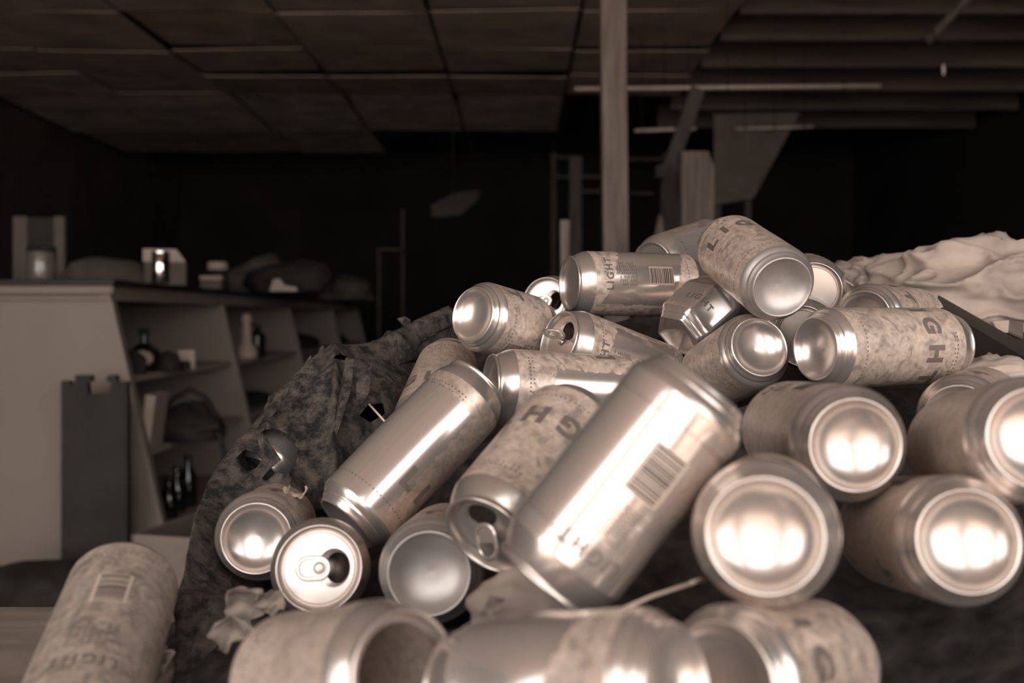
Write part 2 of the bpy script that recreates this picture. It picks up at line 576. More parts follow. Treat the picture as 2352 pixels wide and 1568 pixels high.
# dark notched board leaning on the end of the counter
k = 3.5 / FPX
c0 = P(140, 1315, 3.5)
def bp_(x, y): return ((x - 140) * k, (1315 - y) * k)
outl = [bp_(140, 1315), bp_(140, 878), bp_(158, 878), bp_(164, 890), bp_(172, 878), bp_(172, 865), bp_(208, 865), bp_(210, 880), bp_(200, 882), bp_(202, 909),
        bp_(252, 909), bp_(254, 882), bp_(243, 876), bp_(247, 865), bp_(266, 865), bp_(268, 880), bp_(292, 880), bp_(292, 1315)]
nb = empty('notched_board', (c0.x, 3.5, 0))
z0 = c0.z
prism('board', [(x, y + max(z0, .03)) for x, y in outl], .03, M['dark_board'], nb, axis='y', base=0)
box('foot_strip', (-.01, -.06, 0), (.24, .1, max(z0, .03)), M['dark_board'], nb)
tag(nb, 'dark upright board with a notched battlement top beside the counter end', 'board')

# ---- things standing on the counter
TOPZ = CT


def rest(px, d, z=TOPZ):
    return Vector(((px - CX) / FPX * d, d, z))


j = empty('glass_jar', rest(95, 3.95))
lathe('jar_body', [(0, 0), (.052, 0), (.056, .01), (.056, .115), (.052, .122), (.049, .118), (.052, .012), (0, .008)], M['glass'], j)
lathe('jar_lid', [(0, .142), (.05, .142), (.055, .138), (.055, .120), (.05, .12)], M['dark_stuff'], j)
tag(j, 'dark lidded glass jar at the left end of the counter top', 'jar')
pn = empty('window_shutter', P(88, 495, 4.6) - Vector((0, 0, 0)))
pn.location.z = TOPZ
hz = P(88, 497, 4.6).z - TOPZ
for x0, x1 in ((30, 62), (124, 147)):
    box('shutter_stile', ((x0 - 88) / FPX * 4.6, 0, 0), ((x1 - 88) / FPX * 4.6, .025, hz), M['mid_card'], pn)
box('shutter_board', ((60 - 88) / FPX * 4.6, .008, 0), ((126 - 88) / FPX * 4.6, .02, hz - .004), M['dark_board'], pn)
tag(pn, 'dim upright frame with pale side strips behind the jar', 'frame')


def lump(name, loc, size, mat, label, cat, seed=0, rough=.25, sub=4, flat=True, parent=None, freq=2.2, crease=0.0, crumple=0.0):
    bmx = bmesh.new()
    bmesh.ops.create_icosphere(bmx, subdivisions=sub, radius=1)
    off = Vector((seed * 3.1, seed * 1.7, seed * .9))
    for v in bmx.verts:
        p = v.co.copy()
        n = noise.noise(p * freq * .6 + off) * .9 + noise.noise(p * freq * 1.7 + off) * .45
        d = 1 + rough * n
        if crumple:
            d += crumple * (math.exp(-abs(noise.noise(p * freq + off)) * 6) + .4 * math.exp(-abs(noise.noise(p * freq * 2.1 + off * 2)) * 7) + .05 * noise.noise(p * freq * 8))
        if crease:
            f = noise.voronoi(p * freq * 1.3 + off)[0]
            d += crease * (f[1] - f[0]) * .6 - crease * .15
            d += crease * .25 * noise.noise(p * freq * 5 + off)
        q = p * d
        if flat and q.z < -.25: q.z = -.25 + (q.z + .25) * .05
        v.co = Vector((q.x * size[0], q.y * size[1], (q.z + .2875) * size[2] / 1.2875)) if flat else Vector((q.x * size[0], q.y * size[1], q.z * size[2]))
    zmin = min(v.co.z for v in bmx.verts)
    if flat:
        for v in bmx.verts: v.co.z -= zmin
    o = bm_obj(name, bmx, mat, parent, smooth=not crease)
    o.location = loc
    if label: tag(o, label, cat)
    return o


for n_, px, d, sz, lab, sd in lump_later:
    lump(n_, Vector(((px - CX) / FPX * d, d, 0)), sz, M['grey_cloth'], lab, 'junk', sd, .22)
o = lump('folded_cloth', rest(245, 4.65), (.20, .12, .14), M['grey_cloth'], 'low grey heap of cloth on the counter beside the jar', 'cloth', 3, .18)
bx_ = empty('white_carton', rest(382, 4.35), (0, 0, .25))
box('carton_body', (-.085, -.05, 0), (.085, .07, .10), M['mid_card'], bx_, bev=.002)
prism('carton_flap', [(-.09, .10), (.085, .10), (.045, .155), (-.09, .155)], .012, M['light_card'], bx_, axis='y', base=-.055)
tag(bx_, 'open carton with a pale raised flap on the counter top', 'carton')
ca = empty('metal_canister', rest(369, 4.05))
lathe('canister_body', [(0, 0), (.033, 0), (.035, .003), (.035, .117), (.033, .12)], M['chrome'], ca)
lathe('canister_lid', [(.033, .12), (.036, .121), (.036, .127), (.03, .128), (0, .126)], M['chrome'], ca)
tag(ca, 'shiny metal canister with bright reflections in front of the carton', 'canister')
sb = empty('small_box', rest(487, 4.9), (0, 0, .15))
box('box_body', (-.05, -.04, 0), (.05, .04, .06), M['mid_card'], sb, bev=.002)
box('box_lid', (-.052, -.042, .045), (.052, .042, .064), M['light_card'], sb, bev=.002)
tag(sb, 'small pale box sitting on the counter right of the carton', 'box')
sb = empty('small_tin', rest(500, 5.3))
lathe('tin_body', [(0, 0), (.05, 0), (.05, .11), (.047, .114)], M['dark_stuff'], sb)
lathe('tin_lid', [(.052, .114), (.052, .15), (.046, .155), (0, .155)], M['light_card'], sb)
tag(sb, 'dark tin with a pale lid behind the small box', 'tin')
o = lump('rubbish_sack', rest(668, 5.75), (.26, .22, .20), M['dark_stuff'], 'black slumped sack lying on the far part of the counter', 'sack', 6, .3)
o = lump('rubbish_sack', rest(610, 6.4), (.22, .2, .24), M['grey_cloth'], 'dim grey bundle behind the black sack on the counter', 'bundle', 8, .3)
pc = empty('paper_scrap', rest(645, 5.25))
prism('scrap_sheet', [(-.06, 0), (.06, 0), (.07, .02), (.02, .03), (-.01, .065), (-.04, .06)], .015, M['light_card'], pc, axis='y')
prism('scrap_corner', [(.02, 0), (.09, 0), (.08, .02), (.03, .018)], .012, M['cream'], pc, axis='y', base=-.01)
tag(pc, 'torn piece of pale paper at the foot of the black sack', 'paper')
o = lump('rag_bundle', rest(800, 8.2), (.22, .2, .2), M['grey_cloth'], 'faint rag bundle at the far end of the counter', 'bundle', 11, .35)
o = lump('junk_heap', Vector((-.75, 10.0, 0)), (.45, .4, .95), M['dark_stuff'], 'dark heap of junk beyond the far end of the counter', 'junk', 15, .3)

# ---- things on the shelves
def shelf_pt(px, z, d):
    return Vector(((px - CX) / FPX * d, d, z))


bt = empty('round_bottle', shelf_pt(331, .70, 4.1))
lathe('bottle_body', [(0, 0), (.05, 0), (.062, .02), (.068, .05), (.06, .085), (.03, .108), (.014, .118), (.013, .145), (.016, .147), (.016, .155), (0, .155)], M['glass_dark'], bt)
bl = lathe('bottle_label', [(0, .002), (.03, .001), (.042, -.004), (.046, -.014)], M['cream'], bt, smooth=True)
bl.rotation_euler = (PI / 2, 0, .2); bl.scale = (1, .75, 1); bl.location = (.012, -.066, .055)
lathe('bottle_stopper', [(0, .178), (.02, .177), (.021, .155), (0, .155)], M['dark_stuff'], bt)
tag(bt, 'round dark bottle with an oval label on the upper shelf', 'bottle')
ck = empty('small_clock', shelf_pt(428, .70, 4.25), (0, 0, .35))
box('case', (-.035, -.02, 0), (.035, .03, .085), M['light_card'], ck, bev=.004)
lathe('foot_knob', [(0, .04), (.018, .038), (.022, .02), (.018, 0), (0, 0)], M['dark_stuff'], ck).location = (-.005, -.05, 0)
tag(ck, 'small pale upright box with a dark knob beside the round bottle', 'box')
o = lump('dark_pouch', shelf_pt(388, .70, 4.12), (.05, .05, .085), M['dark_stuff'], 'dark pouch between the round bottle and pale box', 'pouch', 21, .25)
o = lump('dark_tin_pile', shelf_pt(305, .70, 3.9), (.05, .05, .10), M['dark_stuff'], 'dark lump tucked at the left behind the round bottle', 'pouch', 22, .25)
wb = empty('white_figurine', shelf_pt(566, .70, 5.45))
lathe('figurine_base', [(0, 0), (.055, 0), (.06, .03), (.05, .06), (.03, .085), (.026, .15), (.03, .17)], M['light_card'], wb)
lathe('figurine_head', [(0, .245), (.02, .24), (.03, .22), (.028, .20), (.018, .185), (.02, .17)], M['cream'], wb)
tag(wb, 'pale waisted figurine on the upper shelf of the second bay', 'figurine')
dj = empty('dark_bottle', shelf_pt(590, .70, 5.55))
lathe('bottle_body', [(0, 0), (.045, 0), (.048, .02), (.048, .12), (.02, .15), (.018, .17)], M['glass_dark'], dj)
lathe('bottle_cap', [(.018, .17), (.021, .171), (.021, .19), (0, .19)], M['dark_stuff'], dj)
tag(dj, 'dark squat bottle behind the pale figurine', 'bottle')
bk = empty('pale_board_book', shelf_pt(345, .42, 3.86), (0, .13, .1))
box('book_cover', (-.02, -.1, 0), (.02, .1, .21), M['light_card'], bk, bev=.003)
box('book_spine', (-.024, -.103, .004), (-.016, -.095, .206), M['mid_card'], bk)
tag(bk, 'pale upright book at the left of the middle shelf', 'book')
wbk = empty('tool_bag', shelf_pt(445, .42, 4.1))
o = lump('bag_body', Vector((0, 0, 0)), (.13, .14, .15), M['dark_stuff'], None, None, 31, .25, parent=wbk)
tube('bag_handle', [(-.11, -.05, .1), (-.07, -.05, .17), (0, -.05, .21), (.06, -.05, .18), (.11, -.05, .1)], .012, M['dark_stuff'], wbk)
tube('hanging_strap', [(.10, -.08, .03), (.145, -.12, .03), (.165, -.13, -.04), (.16, -.13, -.16), (.15, -.13, -.24)], .011, M['dark_stuff'], wbk)
tube('bag_pole', [(-.12, -.13, .02), (.14, -.12, .07)], .016, M['dark_stuff'], wbk)
tag(wbk, 'black handled bag with hanging strap on the middle shelf', 'bag')
for i, (px, d, hh, lab) in enumerate(((388, 4.0, .16, 'shortest dark bottle on the bottom shelf, nearest'), (407, 4.12, .185, 'dark bottle in the middle of the bottom shelf trio'),
                                      (432, 4.25, .215, 'tallest dark bottle on the bottom shelf'))):
    bb = empty('dark_bottle', shelf_pt(px, .12, d))
    lathe('bottle_body', [(0, 0), (.034, 0), (.036, .01), (.036, hh * .6), (.014, hh * .8), (.014, hh * .93)], M['glass_dark'], bb)
    lathe('bottle_cap', [(.014, hh * .93), (.018, hh * .931), (.018, hh), (0, hh)], M['chrome'], bb)
    tag(bb, lab, 'bottle')
o = lump('shelf_bundle', Vector((-1.60, 5.85, .42)), (.14, .3, .07), M['dark_stuff'], 'flat dark stack on the middle shelf of the second bay', 'bundle', 33, .15)
o = lump('shelf_bundle', Vector((-1.64, 7.4, .70)), (.13, .3, .1), M['dark_stuff'], 'dark bundle on the upper shelf of the third bay', 'bundle', 35, .25)
o = lump('shelf_bundle', Vector((-1.64, 8.75, .70)), (.13, .25, .08), M['dark_stuff'], 'dark bundle on the upper shelf of the last bay', 'bundle', 36, .25)

# ---- floor clutter on the left
o = lump('floor_sack', Vector((-1.55, 3.25, 0)), (.24, .18, .12), M['dark_stuff'], 'black sack on the floor left of the notched board', 'sack', 41, .3)
o = lump('floor_sack', Vector((-1.18, 3.2, 0)), (.18, .18, .10), M['dark_stuff'], 'black sack on the floor in front of the notched board', 'sack', 42, .3)
cb = empty('cardboard_box', (P(410, 1230, 2.6).x + .16, 2.72, 0), (0, 0, -.25))
hz = P(410, 1228, 2.6).z
for n_, lo, hi in (('box_side', (-.25, -.18, 0), (-.24, .18, hz)), ('box_side', (.24, -.18, 0), (.25, .18, hz)), ('box_end', (-.25, -.18, 0), (.25, -.17, hz)),
                   ('box_end', (-.25, .17, 0), (.25, .18, hz)), ('box_bottom', (-.24, -.17, 0), (.24, .17, .01))):
    box(n_, lo, hi, M['cardboard'], cb)
tag(cb, 'plain cardboard box on the floor behind the torn dark bag', 'box')

# faint far junk in the dark middle
fz = empty('far_lamp_shade', P(1040, 470, 7.5))
prism('shade_panel', [(-.16, -.09), (-.16, .0), (.02, .09), (.2, .11), (.19, .04), (.05, -.08)], .03, M['plaster_dark'], fz, axis='y')
tube('hanging_wire', [(0, .015, .08), (0, .015, 2.67 - fz.location.z)], .005, M['dark_stuff'], fz)
tag(fz, 'faint tilted panel hanging in the dark centre of the room', 'panel')
fr = empty('thin_rack', (P(905, 570, 8.0).x, 8.0, 0))
a = P(925, 480, 8.0); b_ = P(925, 572, 8)
box('frame_upright', (a.x - fr.location.x - .01, 0, 0), (a.x - fr.location.x + .01, .03, a.z), M['post_dark'], fr)
box('frame_shelf', (-.13, -.1, b_.z - .02), (a.x - fr.location.x, .1, b_.z), M['post_dark'], fr)
box('frame_upright', (-.13, 0, 0), (-.11, .03, b_.z), M['post_dark'], fr)
tag(fr, 'faint thin rack with a pale ledge in the dark centre', 'rack')
# slanting rod, and a made-up hanging bead for a light speck, upper right
a, b_ = P(2140, 84, 4.6), P(2212, 8, 4.6)
rd = empty('hanging_rod', a)
tube('rod', [(0, 0, 0), b_ - a, b_ - a + Vector((.5, .2, 2.9 - b_.z))], .02, M['joist'], rd)
tube('rod_tip', [Vector((-.03, 0, -.02)), Vector((.01, 0, .01))], .026, M['post_dark'], rd)
tag(rd, 'slanting wooden rod near the ceiling at upper right', 'rod')
a = P(2167, 160, 4.4)
hk = empty('light_speck', a)  # added bead on a wire, standing in for a speck of light
tube('speck_wire', [(0, 0, 2.9 - a.z), (0, 0, .03), (.012, 0, -.02), (.004, 0, -.04)], .0015, M['dark_stuff'], hk)
lathe('speck_bead', [(0, .026), (.005, .022), (.008, 0), (.005, -.022), (0, -.026)], M['conduit'], hk)
tag(hk, 'tiny speck of light at upper right, made as a hanging bead', 'hook')

# ------------------------------------------------------------------ workbench under the pile
BZ = .680
wbn = empty('workbench', (.2, .8, 0))
for i in range(7):
    y0 = -.72 + i * .23 + (.065 if i > 2 else 0)
    x0 = -1.05 if i < 3 else -.50
    if i == 2: x0 = -1.05
    box('bench_plank', (x0, y0, BZ - .035), (1.15, y0 + (.225 if i != 2 else .29), BZ), M['bench'], wbn, bev=.003)
for x, y in ((-.95, -.65), (1.05, -.65), (1.05, .8), (-.42, .8)):
    box('bench_leg', (x - .04, y - .04, 0), (x + .04, y + .04, BZ - .035), M['bench'], wbn)
tag(wbn, 'rough plank workbench carrying the pile of cans', 'workbench')

# ------------------------------------------------------------------ cans
R = .033
CANS = {
    'C1': (0.0899, 0.4969, 0.8867, -0.6273, -0.0541, -0.7769, 0.124),
    'C2': (0.0382, 0.675, 0.854, -0.4666, -0.7338, -0.4939, 0.125),
    'C3': (-0.127, 0.7257, 0.7691, 0.613, 0.4596, 0.6426, 0.15),
    'K1': (0.186, 1.0609, 0.9548, -0.9439, -0.3302, 0.0044, 0.145),
    'K2': (0.2172, 0.8251, 0.945, -0.1463, 0.9347, 0.3239, 0.14),
    'K3': (-0.0447, 0.9114, 0.9233, 0.6514, 0.7376, -0.1778, 0.094),
    'K4': (0.1472, 0.9805, 0.8585, -0.8078, -0.5098, 0.2959, 0.14),
    'K5': (0.1529, 0.9708, 0.9016, 0.6625, 0.471, 0.5825, 0.068),
    'K6': (0.2024, 0.8419, 0.8957, -0.2147, 0.9302, -0.2977, 0.115),
    'K7': (0.2363, 0.8007, 0.8954, 0.9034, 0.4288, 0.0031, 0.15),
    'K8': (0.1128, 0.8767, 0.8515, -0.958, -0.2771, 0.0732, 0.145),
    'K9': (-0.0899, 0.93, 0.8163, 0.1106, 0.905, 0.4107, 0.14),
    'K10': (0.2372, 1.2214, 1.0108, -0.6687, -0.703, -0.2423, 0.13),
    'K11': (0.0744, 1.269, 0.92, -0.383, -0.9082, 0.1691, 0.12),
    'K13': (0.3113, 1.0886, 0.9581, -0.2153, -0.9718, -0.0966, 0.122),
    'K14': (0.3201, 0.93, 0.92, 0.6668, 0.7451, -0.0162, 0.14),
    'K15': (0.2732, 0.9558, 0.9098, -0.3027, -0.947, -0.1071, 0.06),
    'K16': (0.183, 0.5434, 0.8506, -0.008, 0.9987, -0.0498, 0.145),
    'K17': (0.1067, 0.4353, 0.8247, 0.2426, 0.9647, -0.1027, 0.13),
    'K18': (0.2218, 0.4929, 0.8093, 0.0604, 0.984, -0.1674, 0.14),
    'K19': (0.2606, 0.5, 0.8597, 0.1124, 0.979, -0.1699, 0.14),
    'K20': (0.3176, 0.7195, 0.8459, 0.5283, 0.849, 0.0105, 0.13),
    'K22': (-0.1232, 0.5015, 0.7377, 0.6755, -0.6874, 0.2668, 0.11),
    'K23': (0.0612, 0.3817, 0.7766, -0.791, 0.5663, -0.2315, 0.11),
    'K24': (0.0839, 0.4247, 0.764, 0.624, 0.7577, -0.1912, 0.12),
    'K25': (-0.2506, 0.6339, 0.7551, 0.176, -0.9294, -0.3243, 0.158),
    'K26': (-0.1915, 0.7202, 0.7604, -0.0482, 0.9964, -0.0698, 0.085),
    'K27': (-0.1418, 0.7196, 0.7402, 0.1434, -0.9628, 0.2292, 0.075),
    'K28': (-0.0562, 0.6092, 0.7635, 0.0186, 0.9953, -0.0951, 0.13),
    'K29': (-0.2403, 0.9067, 0.7733, 0.3682, 0.7867, 0.4955, 0.075),
    'K31': (0.4429, 1.2, 0.9594, 0.7775, 0.6188, 0.1118, 0.09)}
tmp_font = {}


def text_tris(body, size, offset, sub, space):
    """planar letters -> (verts 2-D, tris) centred on the origin"""
    key = (body, size)
    if key in tmp_font: return tmp_font[key]
    cu = bpy.data.curves.new('tmp_text', 'FONT')
    cu.body = body; cu.size = size; cu.align_x = 'CENTER'; cu.align_y = 'CENTER'
    cu.offset = offset; cu.resolution_u = 4; cu.space_character = space
    ob = bpy.data.objects.new('tmp_text', cu)
    COL.objects.link(ob)
    dg = bpy.context.evaluated_depsgraph_get()
    me = bpy.data.meshes.new_from_object(ob.evaluated_get(dg))
    bmx = bmesh.new(); bmx.from_mesh(me)
    bmesh.ops.triangulate(bmx, faces=bmx.faces)
    for _ in range(4):
        es = [e for e in bmx.edges if e.calc_length() > sub]
        if not es: break
        bmesh.ops.subdivide_edges(bmx, edges=es, cuts=1)
        bmesh.ops.triangulate(bmx, faces=bmx.faces)
    bmx.verts.index_update()
    res = ([(v.co.x, v.co.y) for v in bmx.verts], [tuple(v.index for v in f.verts) for f in bmx.faces])
    bmx.free()
    bpy.data.objects.remove(ob); bpy.data.curves.remove(cu); bpy.data.meshes.remove(me)
    tmp_font[key] = res
    return res


BIG = text_tris('LIGHT', .0225, .0011, .003, 1.75)
SMALL = text_tris('LIGHT', .0105, .0003, .003, 1.3)
TSEG, ZRING = 72, 34


def make_can(key, mat, face_theta, label, dents=(), poly=0.0, hole=(1, 0), nolid=False, tab_lift=0.0, squash=0.0, group='empty beer cans in the heap',
             front_text=True, back_text=True, base_mat='alu', open_hole=True, wob=.006, bend=0.0, seed=0, shadow_name='beer_can', tz=.32):
    c = CANS[key]
    base, ax, L = Vector(c[:3]), Vector(c[3:6]).normalized(), c[6]
    mid = base + ax * L / 2
    view = Vector((0, 0, CAMH)) - mid
    xdir = (view - ax * view.dot(ax)).normalized()      # side that faces the camera
    ydir = ax.cross(xdir)
    # local theta = face_theta must point at the camera
    ct, st = math.cos(face_theta), math.sin(face_theta)
    lx = xdir * ct - ydir * st
    ly = ax.cross(lx)
    mw = Matrix((lx, ly, ax)).transposed().to_4x4()
    mw.translation = base
    lidrot = max((2 * PI * q / 72 for q in range(72)), key=lambda a: (lx * math.cos(a) + ly * math.sin(a)).dot(Vector((hole[0], 0, -hole[1]))))
    o = empty(shadow_name, (0, 0, 0))
    o.matrix_world = mw
    rng = random.Random(hash(key) % 1000 if False else sum(ord(ch) * (i + 3) for i, ch in enumerate(key)) + seed)
    ph = [rng.uniform(0, 6.28) for _ in range(6)]

    def deform(th, r, z):
        """radius and height after dents"""
        f = 1.0
        zz = min(max(z / L, 0), 1)
        env = math.sin(PI * min(max((zz - .04) / .92, 0), 1)) ** .5 if 0.04 < zz < .96 else 0
        f += env * wob * (math.sin(2 * th + ph[0] + 3 * zz) + .6 * math.sin(3 * th + ph[1] - 5 * zz) + .5 * math.sin(5 * zz * 2 + ph[2]) * math.sin(th + ph[3]))
        for (t0, z0, a, wt, wz, sl) in dents:
            dt = (th - t0 - sl * (zz - z0) + PI) % (2 * PI) - PI
            g = math.exp(-(abs(dt) / wt) ** 1.7 - (abs(zz - z0) / wz) ** 1.7)
            f -= a * g
        if poly:
            n = 6
            q = (th * n / (2 * PI)) % 1.0
            pr = math.cos(PI / n) / math.cos((q - .5) * 2 * PI / n)
            f *= 1 + poly * (pr - 1) * (1 if zz < .85 else .4)
        x, y = r * f * math.cos(th), r * f * math.sin(th)
        if squash: x *= 1 - squash; y *= 1 + squash * .35
        zb = z
        if bend:
            x += bend * math.sin(PI * zz) * R
        return (x, y, zb)

    # body
    prof = [(.0329, .0132), (.033, .0150)]
    n = ZRING
    for i in range(1, n): prof.append((.033, .015 + (L - .015 - .018) * i / n))
    prof += [(.033, L - .018), (.0329, L - .0165)]
    if L < .09:
        prof = [(r, z) for r, z in prof]
    vs, fs, uvs = [], [], []
    K = len(prof)
    for i in range(TSEG + 1):
        th = 2 * PI * i / TSEG
        for r, z in prof: vs.append(deform(th, r, z))
    for i in range(TSEG):
        for k in range(K - 1):
            fs.append((i * K + k, (i + 1) * K + k, (i + 1) * K + k + 1, i * K + k + 1))
            for (a, b) in ((i, k), (i + 1, k), (i + 1, k + 1), (i, k + 1)):
                uvs.append((2 * PI * a / TSEG * R, prof[b][1]))
    body = mesh_obj('can_body', vs, fs, M[mat], o, True, uvs)
    bmx = bmesh.new(); bmx.from_mesh(body.data)
    bmesh.ops.remove_doubles(bmx, verts=[v for v in bmx.verts], dist=1e-6)
    bmx.to_mesh(body.data); bmx.free()

    def ring_mesh(name, prof, m, parent, close=True, seg=TSEG):
        vs, fs = [], []
        K = len(prof)
        for i in range(seg):
            th = 2 * PI * i / seg
            for r, z in prof: vs.append(deform(th, r, z))
        for i in range(seg):
            j = (i + 1) % seg
            for k in range(K - 1): fs.append((i * K + k, j * K + k, j * K + k + 1, i * K + k + 1))
        return mesh_obj(name, vs, fs, m, parent, True)

    # domed base
    ring_mesh('base_dome', [(0.0001, .0115), (.006, .0112), (.012, .0100), (.017, .0080), (.0208, .0055), (.0232, .0028), (.0240, .0012), (.0250, .0), (.0258, .0004),
                            (.0264, .0018), (.0269, .0030), (.0277, .0042), (.0285, .0052), (.0288, .0058), (.0287, .0065), (.0294, .0074), (.0309, .0090), (.0322, .0110), (.0329, .0132)],
              M[base_mat], o)
    # lid
    lid = ring_mesh('lid_rim', [(.0329, L - .0165), (.0325, L - .0148), (.0316, L - .0120), (.0303, L - .0090), (.0291, L - .0064), (.0282, L - .0048), (.0275, L - .0036), (.0272, L - .0024), (.0279, L - .0018), (.0281, L - .0006), (.0276, L + .0003), (.0268, L + .0003), (.0262, L - .0006), (.0252, L - .0035),
                                (.0245, L - .0060), (.0237, L - .0066), (.0229, L - .0060), (.0224, L - .0040)], M['alu'], o)
    cl, sl_ = math.cos(lidrot), math.sin(lidrot)
    zp = L - .0040
    vs, fs = [], []
    NS, NR = 48, 5
    hx, hr, hw = .0115, .0078, .0100
    for i in range(NS):
        a = 2 * PI * i / NS
        if open_hole: ix, iy = hx + hr * math.cos(a), hw * math.sin(a)
        else: ix, iy = .004 * math.cos(a), .004 * math.sin(a)
        oxx, oyy = .0224 * math.cos(a), .0224 * math.sin(a)
        for k in range(NR + 1):
            t = k / NR
            x, y = ix + (oxx - ix) * t, iy + (oyy - iy) * t
            th = math.atan2(y, x)
            vs.append((x * cl - y * sl_, x * sl_ + y * cl, zp - (.0012 if (k == 0 and open_hole) else 0)))
    for i in range(NS):
        j = (i + 1) % NS
        for k in range(NR): fs.append((i * (NR + 1) + k, i * (NR + 1) + k + 1, j * (NR + 1) + k + 1, j * (NR + 1) + k))
    if not open_hole: fs.append(tuple(i * (NR + 1) for i in range(NS)))
    if squash or bend:
        vs = [((x * (1 - squash)) , y * (1 + squash * .35), z) for x, y, z in vs]
    if not nolid: mesh_obj('lid_panel', vs, fs, M['alu'], lid, False)
    # ring-pull: stadium frame + nose plate + rivet
    if open_hole:
        tv, tf = [], []
        def loop(inset, z):
            pts = []
            a_, w_ = .0115 - inset, .0082 - inset
            for i in range(40):
                q = 2 * PI * i / 40
                x = (a_ - w_) * (1 if math.cos(q) > 0 else -1) + w_ * math.cos(q)
                pts.append((x - .004, w_ * math.sin(q), z))
            return pts
        loops = [loop(0, 0), loop(.0, .0011), loop(.0008, .0016), loop(.0022, .0016), loop(.0028, .0010), loop(.0028, 0)]
        for lp in loops: tv += lp
        nl = len(loops)
        for l in range(nl):
            l2 = (l + 1) % nl
            for i in range(40):
                j = (i + 1) % 40
                tf.append((l * 40 + i, l * 40 + j, l2 * 40 + j, l2 * 40 + i))
        # cross plate: half disc under the nose
        s0 = len(tv)
        for z in (.0002, .0008):
            tv += [(-.0045, -.0056, z), (.0015, -.0056, z), (.0052, -.0030, z), (.0055, .0030, z), (.0015, .0056, z), (-.0045, .0056, z)]
        tf += [tuple(s0 + i for i in range(5, -1, -1)), tuple(s0 + 6 + i for i in range(6))]
        for i in range(6): tf.append((s0 + i, s0 + (i + 1) % 6, s0 + 6 + (i + 1) % 6, s0 + 6 + i))
        piv = Vector((.0065, 0, 0))
        rt = Matrix.Rotation(tab_lift, 3, 'Y')
        out = []
        for v in tv:
            q = rt @ (Vector(v) - piv) + piv
            out.append((q.x * cl - q.y * sl_, q.x * sl_ + q.y * cl, q.z + zp + .0009))
        tab = mesh_obj('pull_tab', out, tf, M['alu'], lid, False)
        rv = lathe('rivet', [(0, .0022), (.0022, .0020), (.0028, .0012), (.0034, .0009), (.0038, .0014), (.0042, .0009)], M['alu'], lid, 20)
        rv.location = (0, 0, zp + (.0 if tab_lift > .3 else .0008))
    # lettering wrapped round the body
    def wrap(name, tris, th0, zc, m, lift=.00025):
        V2, T2 = tris
        vs = []
        for x, y in V2:
            vs.append(deform(th0 + x / R, R + lift, zc + y))
        return mesh_obj(name, vs, T2, m, o, False)
    def quads(name, rects, m, lift=.0002):
        vs, fs = [], []
        for (x0, x1, z0, z1) in rects:
            nx = max(1, int((x1 - x0) / .003)); nz = max(1, int((z1 - z0) / .006))
            s = len(vs)
            for a in range(nx + 1):
                for b in range(nz + 1):
                    vs.append(deform((x0 + (x1 - x0) * a / nx) / R, R + lift, z0 + (z1 - z0) * b / nz))
            for a in range(nx):
                for b in range(nz):
                    i = s + a * (nz + 1) + b
                    fs.append((i, i + nz + 1, i + nz + 2, i + 1))
        return mesh_obj(name, vs, fs, m, o, False)
    if front_text and L > .08:
        wrap('lettering', BIG, 0.0, L * tz, M['ink_soft'])
    if back_text and .06 < L < .08: wrap('small_lettering', SMALL, PI, L * .45, M['ink_soft'])
    if back_text and L > .08:
        xb = PI * R
        wrap('small_lettering', SMALL, PI, L * .78, M['ink_soft'])
        rc = []
        for i in range(9):
            z = L * .70 - i * .0022
            for x in range(7):
                if rng.random() < .85: rc.append((xb - .013 + x * .0038, xb - .013 + x * .0038 + rng.uniform(.0018, .0034), z, z + .0010))
        quads('fine_print', rc, M['ink_soft'])
        z0 = L * .30
        pl = quads('barcode_panel', [(xb - .012, xb + .008, z0 - .001, z0 + .026)], M['label_light'], .00015)
        rc, z = [], z0
        while z < z0 + .025:
            t = rng.choice([.0004, .0008, .0012])
            rc.append((xb - .010, xb + .006, z, z + t)); z += t + rng.choice([.0005, .0008, .0011])
        quads('barcode_bars', rc, M['ink'], .0003).parent = pl
    # dotted rows near both ends
    rc = []
    for i in range(60):
        th = 2 * PI * i / 60
        if (i // 15) % 2 == 0:
            rc.append((th * R, th * R + .0014, L - .027, L - .0257))
            if i % 3: rc.append((th * R, th * R + .0012, L - .030, L - .0288))
        rc.append((th * R, th * R + .0012, .024, .0252))
    if L > .08: quads('dotted_print', rc, M['ink_soft'])['kind'] = 'stuff'
    tag(o, label, 'beer can', group)
    return o


FR, BK = 0.0, PI      # which side faces the camera
make_can('C1', 'silver', BK + .25, 'large silver can with barcode, slanting across the middle front', tab_lift=.1, wob=.004)
make_can('C2', 'camo', FR - .15, 'can printed LIGHT with raised pull tab, tilted beside the silver barcode can', hole=(-.2, -1), tab_lift=.45, tz=.36)
make_can('C3', 'silver', BK + 1.5, 'bright silver can slanting left of centre above the open lid', dents=[(PI + .6, .8, .05, .5, .15, 0)], back_text=False)
make_can('K1', 'camo_panel', BK - .35, 'shiny horizontal can with barcode lying on top of the heap', dents=[(PI - .6, .86, .0, .3, .1, 0), (PI - .8, .08, .10, .5, .12, .5)], open_hole=False)
make_can('K2', 'camo', FR - 1.1, 'topmost can of the heap with its shaded base facing the camera', base_mat='alu_dull_shaded', tz=.66)  # base metal darkened to carry its shade
make_can('K3', 'camo', FR + 2.3, 'upper left can with its domed base facing left')
make_can('K4', 'camo_panel', BK + .1, 'can with upright pull tab lying below the top horizontal can', hole=(1, -.6), tab_lift=1.3)
make_can('K5', 'silver', BK + .35, 'crushed six-sided can under the topmost can', poly=.9, dents=[(PI + .9, .3, .12, .5, .3, 0)], wob=.01)
make_can('K6', 'dull', FR + 1.0, 'can with bright base wedged left of the big LIGHT can', front_text=False)
